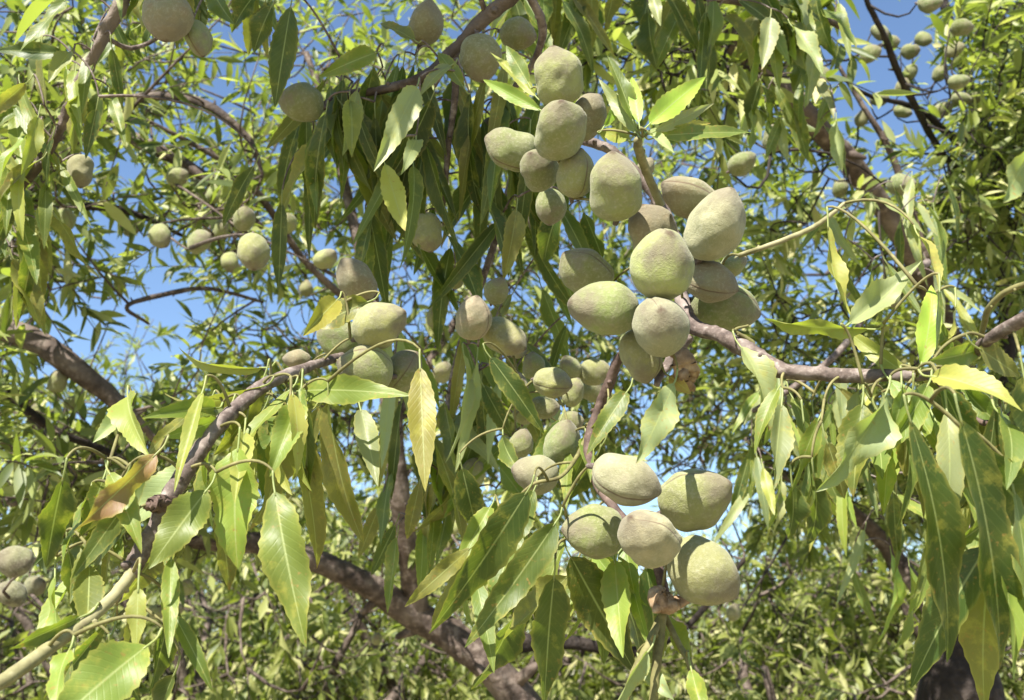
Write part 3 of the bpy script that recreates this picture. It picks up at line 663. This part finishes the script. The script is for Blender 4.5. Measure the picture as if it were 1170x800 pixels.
A_MID = [almond(*a) for a in [
 (786, 225, 50, -68, 12, HB, 'long purplish-brown almond lying at the top of the big central cluster', .585, 20, 1.4),
 (819, 258, 70, 25, 22, HP, 'large grey-brown topped almond at the upper right of the big central cluster', .56, 160),
 (745, 266, 54, -20, 25, HB, 'brownish almond above and left of the round central one in the big cluster', .60),
 (757, 305, 74, 6, 48, HY, 'round almond with a dark point on top in the centre of the big cluster', .525, 200, 1.15),
 (810, 322, 52, 110, 15, HB, 'dull brown almond with a point to the right, just right of the round central one', .575, 30),
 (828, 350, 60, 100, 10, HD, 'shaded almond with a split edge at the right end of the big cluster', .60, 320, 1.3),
 (692, 353, 68, -80, 25, HG, 'large almond at the left of the big cluster with a shadow over its upper right', .545, 200),
 (755, 373, 65, -20, 60, HP, 'pale almond with a diagonal shadow directly below the round central one', .52, 180, 1.1),
 (733, 406, 50, 165, 10, HY, 'yellowish almond hanging lowest in the big cluster', .56),
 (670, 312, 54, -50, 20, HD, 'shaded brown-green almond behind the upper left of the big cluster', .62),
 (838, 303, 26, 60, 10, HG, 'sliver of almond showing behind the right side of the big cluster', .66)]]
A_LOW = [almond(*a) for a in [
 (715, 548, 61, 112, 8, HP, 'long seamed almond lying on top of the lowest cluster', .52, 35, 1.32),
 (794, 570, 70, 60, 25, HY, 'large pale almond with a dark stripe at the right of the lowest cluster', .54, 290),
 (679, 607, 59, -85, 15, HD, 'grey-brown almond at the left of the lowest cluster pointing left', .545, 300),
 (742, 615, 64, -40, 35, HP, 'pinkish-grey wrinkled almond at the front of the lowest cluster', .50, 50, 1.2),
 (803, 654, 70, 130, 15, HY, 'large pale almond hanging lowest at the right of the lowest cluster', .53, 100, 1.2),
 (612, 543, 46, -80, 20, HP, 'small rounded almond with a thin twig across it, left of the lowest cluster', .64, 150, 1.15),
 (643, 506, 44, 20, 20, HG, 'small green-brown almond above the one crossed by a twig', .66, 160)]]
A_LEFT = [almond(*a) for a in [
 (432, 371, 54, 60, 18, HY, 'almond with a brown pitted end at the top of the left cluster', .60, 160),
 (388, 388, 46, -40, 15, HD, 'shaded almond behind the yellow-brown folded leaf in the left cluster', .65),
 (418, 421, 52, -70, 25, HY, 'almond half covered by the horizontal green leaf in the left cluster', .60, 60),
 (459, 424, 44, 40, 20, HD, 'split yellowish almond at the right end of the left cluster', .62, 15),
 (407, 320, 44, -35, 15, HB, 'dull shaded almond above the left cluster', .70),
 (340, 411, 24, -80, 10, HB, 'small brownish almond at the tip of the left foreground branch', .66, None, 1.4)]]
A_CEN = [almond(*a) for a in [
 (541, 364, 40, 15, 20, HP, 'sunlit almond behind the centre drooping leaves, right of the left cluster', .72, 60, 1.3),
 (576, 386, 46, 120, 20, HY, 'shaded yellow almond beside the sunlit one behind the drooping leaves', .74),
 (519, 317, 22, 0, 20, HY, 'small bright almond peeping out above the sunlit one at centre', .85),
 (497, 362, 18, 10, 10, HY, 'narrow pale almond between dark leaves left of the sunlit one at centre', .85, None, 1.6),
 (487, 266, 36, 170, 15, HY, 'dim yellowish almond hanging under the dark drooping leaves at top centre', .78, None, 1.3),
 (590, 392, 24, 0, 10, HP, 'pale almond edge right of the shaded yellow almond', .80, None, 1.6),
 (540, 540, 28, 10, 15, HG, 'small almond in shade left of the small rounded almond crossed by a twig', .85),
 (541, 576, 24, 160, 15, HY, 'small dull almond low among leaves below centre', .90)]]
A_BACK = [almond(*a) for a in [
 (566, 332, 26, 20, 15, HG, 'dim almond between leaves left of the big cluster', 0.76),
 (600, 470, 26, 10, 20, HG, 'half hidden almond low at the left of the small cluster behind', 0.77),
 (652, 482, 24, 80, 20, HD, 'half hidden almond directly above the small green-brown one', 0.78),
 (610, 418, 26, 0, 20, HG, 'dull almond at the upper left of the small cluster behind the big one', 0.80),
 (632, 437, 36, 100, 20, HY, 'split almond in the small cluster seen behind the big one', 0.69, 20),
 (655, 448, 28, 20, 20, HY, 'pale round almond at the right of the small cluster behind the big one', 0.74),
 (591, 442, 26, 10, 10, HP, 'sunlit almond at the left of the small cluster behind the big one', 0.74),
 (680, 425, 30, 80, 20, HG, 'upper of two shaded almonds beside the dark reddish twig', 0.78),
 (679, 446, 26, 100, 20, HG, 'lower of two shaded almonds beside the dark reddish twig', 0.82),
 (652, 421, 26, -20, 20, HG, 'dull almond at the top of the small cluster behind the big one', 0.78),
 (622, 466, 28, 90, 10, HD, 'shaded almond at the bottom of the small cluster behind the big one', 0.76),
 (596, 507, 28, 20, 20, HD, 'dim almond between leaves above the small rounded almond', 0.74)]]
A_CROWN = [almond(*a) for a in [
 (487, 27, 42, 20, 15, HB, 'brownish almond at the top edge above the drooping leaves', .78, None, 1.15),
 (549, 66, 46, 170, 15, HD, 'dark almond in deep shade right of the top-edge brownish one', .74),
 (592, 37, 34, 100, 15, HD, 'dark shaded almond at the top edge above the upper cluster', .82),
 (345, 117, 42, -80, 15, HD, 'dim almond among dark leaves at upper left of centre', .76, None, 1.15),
 (559, 145, 20, 10, 60, HG, 'small round green almond left of the upper cluster', .80)]]
A_TL = [almond(*a) for a in [
 (194, 19, 52, 175, 15, HB, 'big brownish almond at the top edge near the top left', .66, None, 1.15),
 (227, 45, 32, 160, 10, HY, 'almond with sunlit rim hanging beside the big brownish one at the top edge', .68, 20, 1.5),
 (91, 196, 32, 175, 15, HB, 'single shaded brown almond below the dark branch at the top left', .85, None, 1.2)]]

make_branch('reddish-grey leafy branch rising from the lower left corner to the left almond cluster',
 [('stem', [(152,655,.455,8),(156,640,.46,11),(178,600,.47,10.5),(203,552,.48,10),(228,515,.49,9.5),(250,486,.50,9.5),(275,462,.515,8),(305,438,.53,8),(345,422,.57,6),(375,412,.62,5),(410,400,.67,4)], M_TWIG, 0.03),
  ('shoot', [(-60,812,.38,9),(0,780,.395,8.5),(60,738,.42,8),(105,705,.435,7),(138,672,.45,7),(154,648,.458,8)], M_GREEN, 0.0),
  ('bud', [(200,572,.478,5),(188,575,.47,9),(176,577,.465,9.5),(168,577,.462,5)], M_BUD, 0.08),
  ('spur', [(250,486,.50,5),(232,520,.495,4),(222,526,.49,3)], M_TWIG, 0.0)],
 [(178,519,84,607,30,BN,.46,dict(roll=.5,fold=.5,curl=.3,wave=.25,label='brown withered leaf curling at its edges')),
  (165,545,82,662,30,MD,.47,dict(roll=.3,fold=.3,curl=.2)),
  (215,528,150,600,44,PA,.50,dict(roll=-.2,fold=.15)),
  (236,560,170,650,50,BR,.465,dict(roll=.1,fold=.12,curl=.25)),
  (272,512,272,650,62,BR,.48,dict(roll=-.15,fold=.25,curl=.5,wave=.12)),
  (250,585,262,675,24,OL,.50,dict(roll=.7)),
  (314,562,350,740,58,BR,.45,dict(roll=.05,fold=.18,curl=.35,wave=.16)),
  (158,672,156,748,27,YG,.43,dict(roll=0,fold=.15,curl=.1,label='small yellow-green leaf hanging straight down')),
  (78,745,64,815,30,BR,.40,dict(roll=.1)),
  (168,738,55,835,72,BR,.40,dict(roll=-.2,fold=.25,curl=.5)),
  (92,705,10,742,24,MD,.43,dict(roll=.5)),
  (340,447,470,452,36,BR,.55,dict(roll=.3,fold=.2,curl=.6)),
  (336,440,425,436,22,MD,.57,dict(roll=-.6)),
  (480,420,486,562,36,YE,.50,dict(roll=.1,fold=.2,curl=.15,label='yellow leaf dotted with rust spots')),
  (376,458,416,622,32,OL,.53,dict(roll=-.5,fold=.7,curl=.5)),
  (412,468,432,556,28,PA,.56,dict(roll=.3)),
  (340,462,308,545,36,BR,.52,dict(roll=.2)),
  (350,465,352,565,26,DK,.54,{}),
  (298,442,188,449,24,OL,.52,dict(roll=.9,curl=.9)),
  (246,466,162,478,28,BR,.51,dict(roll=-.2)),
  (250,480,186,500,24,BR,.50,dict(roll=.4)),
  (146,453,172,522,40,YG,.54,dict(roll=0)),
  (142,476,106,506,24,PA,.54,{}),
  (258,468,214,516,30,PA,.51,dict(roll=.2)),
  (300,420,204,396,12,YG,.55,dict(roll=.8,curl=.8)),
  (385,343,346,384,30,YE,.60,dict(roll=.2,fold=.55,curl=.3,label='yellow-brown spotted folded leaf beside the almonds')),
  (420,345,350,380,36,OL,.61,dict(roll=-.2,fold=.4)),
  (200,640,250,560,20,OL,.50,{}),(330,470,362,650,30,OL,.56,dict(roll=.6)),(300,470,262,540,34,DK,.54,{}),(318,475,300,570,36,MD,.55,{}),
  (285,480,290,560,30,YG,.53,{}),(120,560,110,640,26,DK,.50,{}),(130,600,80,690,34,MD,.50,{}),(190,650,215,560,24,BR,.49,{}),(200,600,135,690,34,OL,.51,dict(roll=.4)),(140,640,135,560,20,MD,.48,{})],
 fills=[(16,230,400,430,500,70,130,20,34,(MD,BR,OL,DK,YG),.50,.60,-5),(14,60,210,520,660,70,120,20,34,(MD,DK,BR,OL),.48,.6,-15),(10,0,200,680,780,60,120,22,34,(MD,DK,OL),.46,.58,0)],
 extra=A_LEFT, tw=M_PET)

make_branch('reddish-brown leafy branch entering from the right edge and carrying the big central almond cluster',
 [('stem', [(1240,330,.40,7),(1175,362,.42,7.5),(1130,388,.44,7),(1100,412,.46,7),(1062,428,.48,6),(1000,429,.50,7.5),(940,428,.52,8.5),(885,420,.535,10),(850,398,.55,10),(820,382,.565,9),(792,372,.58,9),(778,340,.60,9),(775,290,.63,8),(758,240,.65,7),(725,195,.66,6),(690,168,.66,5.5),(655,160,.67,5),(610,165,.68,3)], M_TWIG, 0.035),
  ('side_shoot', [(758,240,.65,5),(742,205,.64,5),(730,172,.62,5.5),(729,160,.61,5)], M_GREEN, 0.0),
  ('side_twig', [(1175,455,.44,4),(1150,478,.45,4),(1120,482,.46,3.5),(1090,455,.47,3),(1062,428,.48,3)], M_BUD, 0.0),
  ('spur', [(788,385,.58,6),(772,402,.575,7),(755,428,.57,5),(750,440,.565,3)], M_TWIG, 0.05),
  ('tendril', [(1180,322,.42,3.5),(1150,333,.43,3.5),(1130,352,.44,3.5),(1124,372,.45,3.5),(1118,398,.46,3)], M_PET, 0.0),
  ('side_twig', [(845,292,.62,3),(880,280,.6,3),(925,262,.6,3),(950,245,.6,2.6),(965,232,.6,2)], M_GREEN, 0.0),
  ('side_twig', [(848,400,.55,3),(860,392,.55,3),(840,378,.55,2),(855,372,.55,1.5)], M_PET, 0.0)],
 [(728,152,684,90,18,PA,.61,dict(roll=.4)),(724,140,694,64,22,MD,.61,dict(roll=-.3,fold=.5)),(730,140,722,88,18,LI,.60,dict(roll=.2)),
  (742,142,806,88,32,LI,.60,dict(roll=.1,fold=.3,curl=.3)),(748,150,816,118,17,PA,.60,dict(roll=-.3)),(748,157,812,141,16,YE,.61,dict(roll=.3)),
  (756,155,860,152,24,MD,.61,dict(roll=.2,fold=.35)),(718,160,684,148,18,YG,.62,{}),(690,145,705,115,12,LI,.62,{}),(738,150,770,175,16,PA,.62,{}),
  (604,96,578,52,22,MD,.63,dict(roll=.3)),(618,126,552,91,20,LI,.62,dict(roll=.2,fold=.4)),(612,110,560,60,16,YG,.66,{}),
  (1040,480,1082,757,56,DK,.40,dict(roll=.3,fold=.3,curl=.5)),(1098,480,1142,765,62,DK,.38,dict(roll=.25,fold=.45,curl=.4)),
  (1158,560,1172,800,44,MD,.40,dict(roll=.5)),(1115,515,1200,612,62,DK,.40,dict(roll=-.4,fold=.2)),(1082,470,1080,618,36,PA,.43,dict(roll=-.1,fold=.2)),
  (1042,452,1034,545,36,OL,.46,dict(roll=.5)),(1012,450,932,562,46,PA,.45,dict(roll=.3,fold=.6,curl=.6,wave=.2)),(985,462,975,568,44,MD,.47,dict(roll=-.5)),
  (893,462,884,560,32,PA,.51,dict(roll=.2,fold=.5)),(936,478,904,562,28,BR,.50,{}),(846,396,878,494,32,PA,.54,dict(roll=.5,fold=.6,curl=.9)),
  (970,370,1053,298,34,PA,.48,dict(roll=.4,fold=.75,curl=-.7,wave=.15,label='pale folded leaf curling upward with a brown tip')),(992,376,873,364,20,YG,.50,dict(roll=.7,curl=.4,wave=.2)),(1040,430,960,372,20,YG,.49,dict(roll=.5)),
  (1052,418,1064,326,32,LI,.47,dict(roll=.1,fold=.25)),(1120,398,1062,412,34,MD,.45,dict(roll=.3)),(1065,430,1168,470,40,YG,.44,dict(roll=.4)),
  (905,555,900,615,30,DK,.49,{}),(930,545,922,622,30,DK,.49,{}),(945,505,965,570,28,OL,.49,{}),(946,258,972,362,22,YG,.52,dict(roll=.5,fold=.6,curl=-.6)),
  (1144,590,1158,780,40,BR,.41,dict(roll=.4,fold=.5)),(1185,165,1146,232,46,PA,.36,dict(roll=.4,fold=.4,label='large blurred pale leaf with brown edge at the right edge')),(1118,398,1165,430,34,OL,.44,{}),
  (1075,440,1120,560,40,DK,.44,{}),(1060,440,1010,520,30,BR,.46,{}),(1170,430,1185,560,50,DK,.42,dict(roll=-.3)),(1140,470,1150,560,36,MD,.43,{}),
  (1030,440,1000,520,32,BR,.46,dict(roll=.5)),(1050,270,1072,330,20,YG,.55,{}),(770,438,727,530,40,PA,.52,dict(roll=.2,fold=.2,curl=.2,wave=.14)),(765,430,790,450,18,BN,.56,dict(label='dry brown leaf scrap under the cluster'))],
 fills=[(16,1000,1165,425,480,90,170,26,44,(MD,DK,DK,BR,OL),.42,.52,5),(10,880,1010,440,490,60,120,16,30,(PA,BR,MD,DK,OL),.50,.58,0),(8,1120,1180,480,600,120,220,30,50,(DK,MD,OL),.40,.48,5),(3,1040,1100,300,360,50,90,12,20,(YG,MD,PA),.52,.6,0)],
 extra=A_TOP + A_MID, tw=M_PET)

make_branch('dark reddish fruiting twig running down from the big cluster to the lowest almond cluster',
 [('stem', [(745,425,.60,5),(722,402,.61,5.5),(706,412,.62,6),(696,440,.625,6),(684,468,.63,6),(672,505,.62,5),(680,550,.60,5),(710,590,.58,5),(745,635,.56,5.5),(758,672,.55,6),(756,698,.54,6)], M_BUD, 0.03),
  ('shoot', [(758,690,.54,5),(754,725,.53,6),(750,760,.52,5.5),(744,830,.51,5)], M_PET, 0.0),
  ('shoot', [(756,700,.54,4),(742,735,.52,5),(722,775,.51,4.5),(708,830,.5,4)], M_PET, 0.0),
  ('shoot', [(758,700,.54,3.5),(775,735,.53,3.5),(790,765,.52,4),(802,830,.51,3.5)], M_PET, 0.0),
  ('side_twig', [(684,468,.63,3),(660,520,.62,2.5),(640,545,.59,2.2),(612,552,.59,2),(592,568,.6,2)], M_PET, 0.0),
  ('dry_husk', [(757,672,.535,4),(750,682,.53,9),(762,690,.528,11),(775,688,.53,7),(800,680,.53,4),(806,672,.53,2)], M_DRY, 0.10),
  ('dry_husk', [(772,400,.56,4),(780,410,.555,10),(785,425,.555,12),(786,438,.555,8),(786,448,.56,2)], M_DRY, 0.10)],
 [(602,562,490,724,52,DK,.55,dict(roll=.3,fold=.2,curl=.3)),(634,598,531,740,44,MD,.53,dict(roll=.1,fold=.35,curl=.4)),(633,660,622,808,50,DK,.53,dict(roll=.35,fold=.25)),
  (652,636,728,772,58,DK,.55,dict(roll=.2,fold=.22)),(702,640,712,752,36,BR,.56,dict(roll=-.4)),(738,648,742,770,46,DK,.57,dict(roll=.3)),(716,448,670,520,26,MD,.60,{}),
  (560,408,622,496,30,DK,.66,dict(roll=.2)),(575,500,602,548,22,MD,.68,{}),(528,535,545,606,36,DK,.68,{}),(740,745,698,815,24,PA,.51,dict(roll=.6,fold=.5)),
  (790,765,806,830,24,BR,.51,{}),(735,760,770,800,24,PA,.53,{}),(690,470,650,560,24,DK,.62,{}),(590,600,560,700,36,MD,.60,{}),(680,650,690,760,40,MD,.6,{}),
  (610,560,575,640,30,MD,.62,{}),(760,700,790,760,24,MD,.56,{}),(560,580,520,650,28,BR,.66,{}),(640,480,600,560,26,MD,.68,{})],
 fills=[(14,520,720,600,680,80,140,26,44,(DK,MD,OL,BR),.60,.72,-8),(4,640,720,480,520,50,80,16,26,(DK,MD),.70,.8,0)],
 extra=A_LOW + A_BACK, tw=M_PET)

make_branch('shaded branch at top centre hung with long dark drooping leaves',
 [('stem', [(660,-60,.72,9),(600,-15,.74,8),(555,20,.75,8),(520,55,.76,7),(490,85,.76,6.5),(450,100,.77,5.5),(400,108,.78,5),(360,125,.79,4)], M_BARK, 0.04),
  ('side_twig', [(520,55,.76,5),(520,110,.77,4),(512,170,.78,3.5),(508,230,.79,3)], M_TWIG, 0.02),
  ('side_twig', [(600,-15,.74,5),(620,30,.76,5),(610,70,.78,4),(585,110,.8,3.5),(590,180,.82,3)], M_TWIG, 0.02)],
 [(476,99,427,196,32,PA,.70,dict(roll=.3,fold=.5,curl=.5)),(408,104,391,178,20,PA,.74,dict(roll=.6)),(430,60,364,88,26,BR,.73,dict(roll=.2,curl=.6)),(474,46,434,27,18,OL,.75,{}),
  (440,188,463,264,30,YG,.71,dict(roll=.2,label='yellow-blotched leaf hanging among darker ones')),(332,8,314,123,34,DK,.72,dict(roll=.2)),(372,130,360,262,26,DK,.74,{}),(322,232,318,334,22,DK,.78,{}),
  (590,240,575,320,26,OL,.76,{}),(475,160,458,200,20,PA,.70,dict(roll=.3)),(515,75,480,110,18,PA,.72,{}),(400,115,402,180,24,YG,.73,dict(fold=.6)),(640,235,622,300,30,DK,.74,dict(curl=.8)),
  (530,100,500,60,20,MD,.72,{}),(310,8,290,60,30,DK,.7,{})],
 fills=[(46,385,620,65,165,100,175,22,36,(DK,DK,DK,MD,OL),.70,.86,-2),(22,400,640,170,300,80,130,20,32,(DK,DK,MD),.76,.92,0),(12,335,400,80,200,80,140,20,30,(DK,MD,OL),.74,.84,0)],  # mostly DK, so the deep shade here is partly in the colour
 extra=A_CROWN + A_CEN[2:5], shade=[(320,560,30,370,.80,.32,.70,300)])

make_branch('leafy shoot hanging down the middle behind the almond clusters',
 [('stem', [(590,180,.86,4),(570,260,.86,4),(548,330,.86,4),(525,400,.86,4),(512,470,.86,3.5),(520,540,.86,3),(530,600,.86,2.5)], M_TWIG, 0.02)],
 [(545,410,520,540,14,PA,.78,dict(roll=.9)),(530,405,508,530,12,PA,.78,dict(roll=.9)),(552,440,585,500,24,DK,.8,{})],
 fills=[(34,440,620,330,500,80,130,18,30,(DK,MD,BR,OL,PA),.80,.98,0),(22,420,600,480,620,60,110,18,28,(DK,MD,BR,OL),.84,1.0,-5),(5,620,700,230,380,60,90,16,26,(DK,MD),.84,1.0,0)],
 extra=A_CEN[:2] + A_CEN[5:])

make_branch('dark twig with small leaves crossing the top left corner',
 [('stem', [(160,-50,.80,8),(140,0,.80,7.5),(118,42,.80,7),(92,95,.81,6.5),(72,140,.82,6),(50,180,.83,5),(25,215,.84,4),(-10,262,.85,3)], M_BARK, 0.06),
  ('side_twig', [(118,42,.80,3),(150,55,.82,2.6),(185,40,.84,2.4),(215,10,.86,2.4),(235,-20,.86,2.4)], M_TWIG, 0.0)],
 [(128,55,140,125,16,DK,.78,{}),(80,60,55,95,22,PA,.78,dict(roll=.1)),(75,0,20,62,22,MD,.78,{}),(72,62,-5,58,24,DK,.78,{}),(245,-10,268,28,30,MD,.7,{}),(110,125,98,182,20,DK,.78,{}),(295,-10,268,30,30,DK,.7,{}),(290,190,255,260,22,DK,.8,{})],
 fills=[(26,0,130,30,200,60,100,16,28,(DK,MD,OL,BR,YG),.76,.95,-10),(14,0,60,200,300,60,100,18,28,(DK,MD,OL),.8,1.0,0),(12,190,330,-30,20,50,90,20,32,(DK,MD,OL),.72,.9,-5),(8,120,200,-30,40,40,70,14,22,(DK,OL,MD),.8,.95,0)],
 extra=A_TL)

make_branch('shaded leafy branch along the top edge right of centre',
 [('stem', [(640,-70,.95,9),(700,-30,1.0,8),(770,-12,1.05,7),(840,0,1.1,6),(910,8,1.15,5),(960,30,1.2,4)], M_BARK, 0.03)],
 [(905,30,940,85,24,PA,.98,{}),(880,20,870,80,26,PA,.98,{}),(745,-5,755,30,16,PA,.95,{}),(600,0,625,40,20,MD,.9,{})],
 fills=[(40,570,880,-30,20,50,100,20,32,(DK,DK,MD,OL),.88,1.1,0),(26,860,990,-20,60,50,85,18,28,(PA,MD,DK,BR,OL),1.0,1.2,8),(14,850,960,90,190,50,80,14,22,(DK,MD,PA),1.1,1.3,5)], shade=[(600,900,-30,40,1.05,.3,.6,40),(1010,1180,450,760,.42,.40,.75,0)])

make_branch('leafy twig hanging in the gap right of the big cluster',
 [('stem', [(1060,300,1.2,5),(1010,330,1.15,4),(960,400,1.1,4),(910,440,1.1,3.5),(860,470,1.1,3)], M_TWIG, 0.0)],
 [], fills=[(40,850,1010,420,560,55,95,12,20,(MD,BR,PA,YG,DK),1.0,1.25,0),(26,960,1170,560,660,60,110,14,24,(MD,BR,DK,PA),1.0,1.3,5),(20,900,1100,180,330,50,90,10,18,(MD,PA,DK,YG),1.0,1.3,10)])
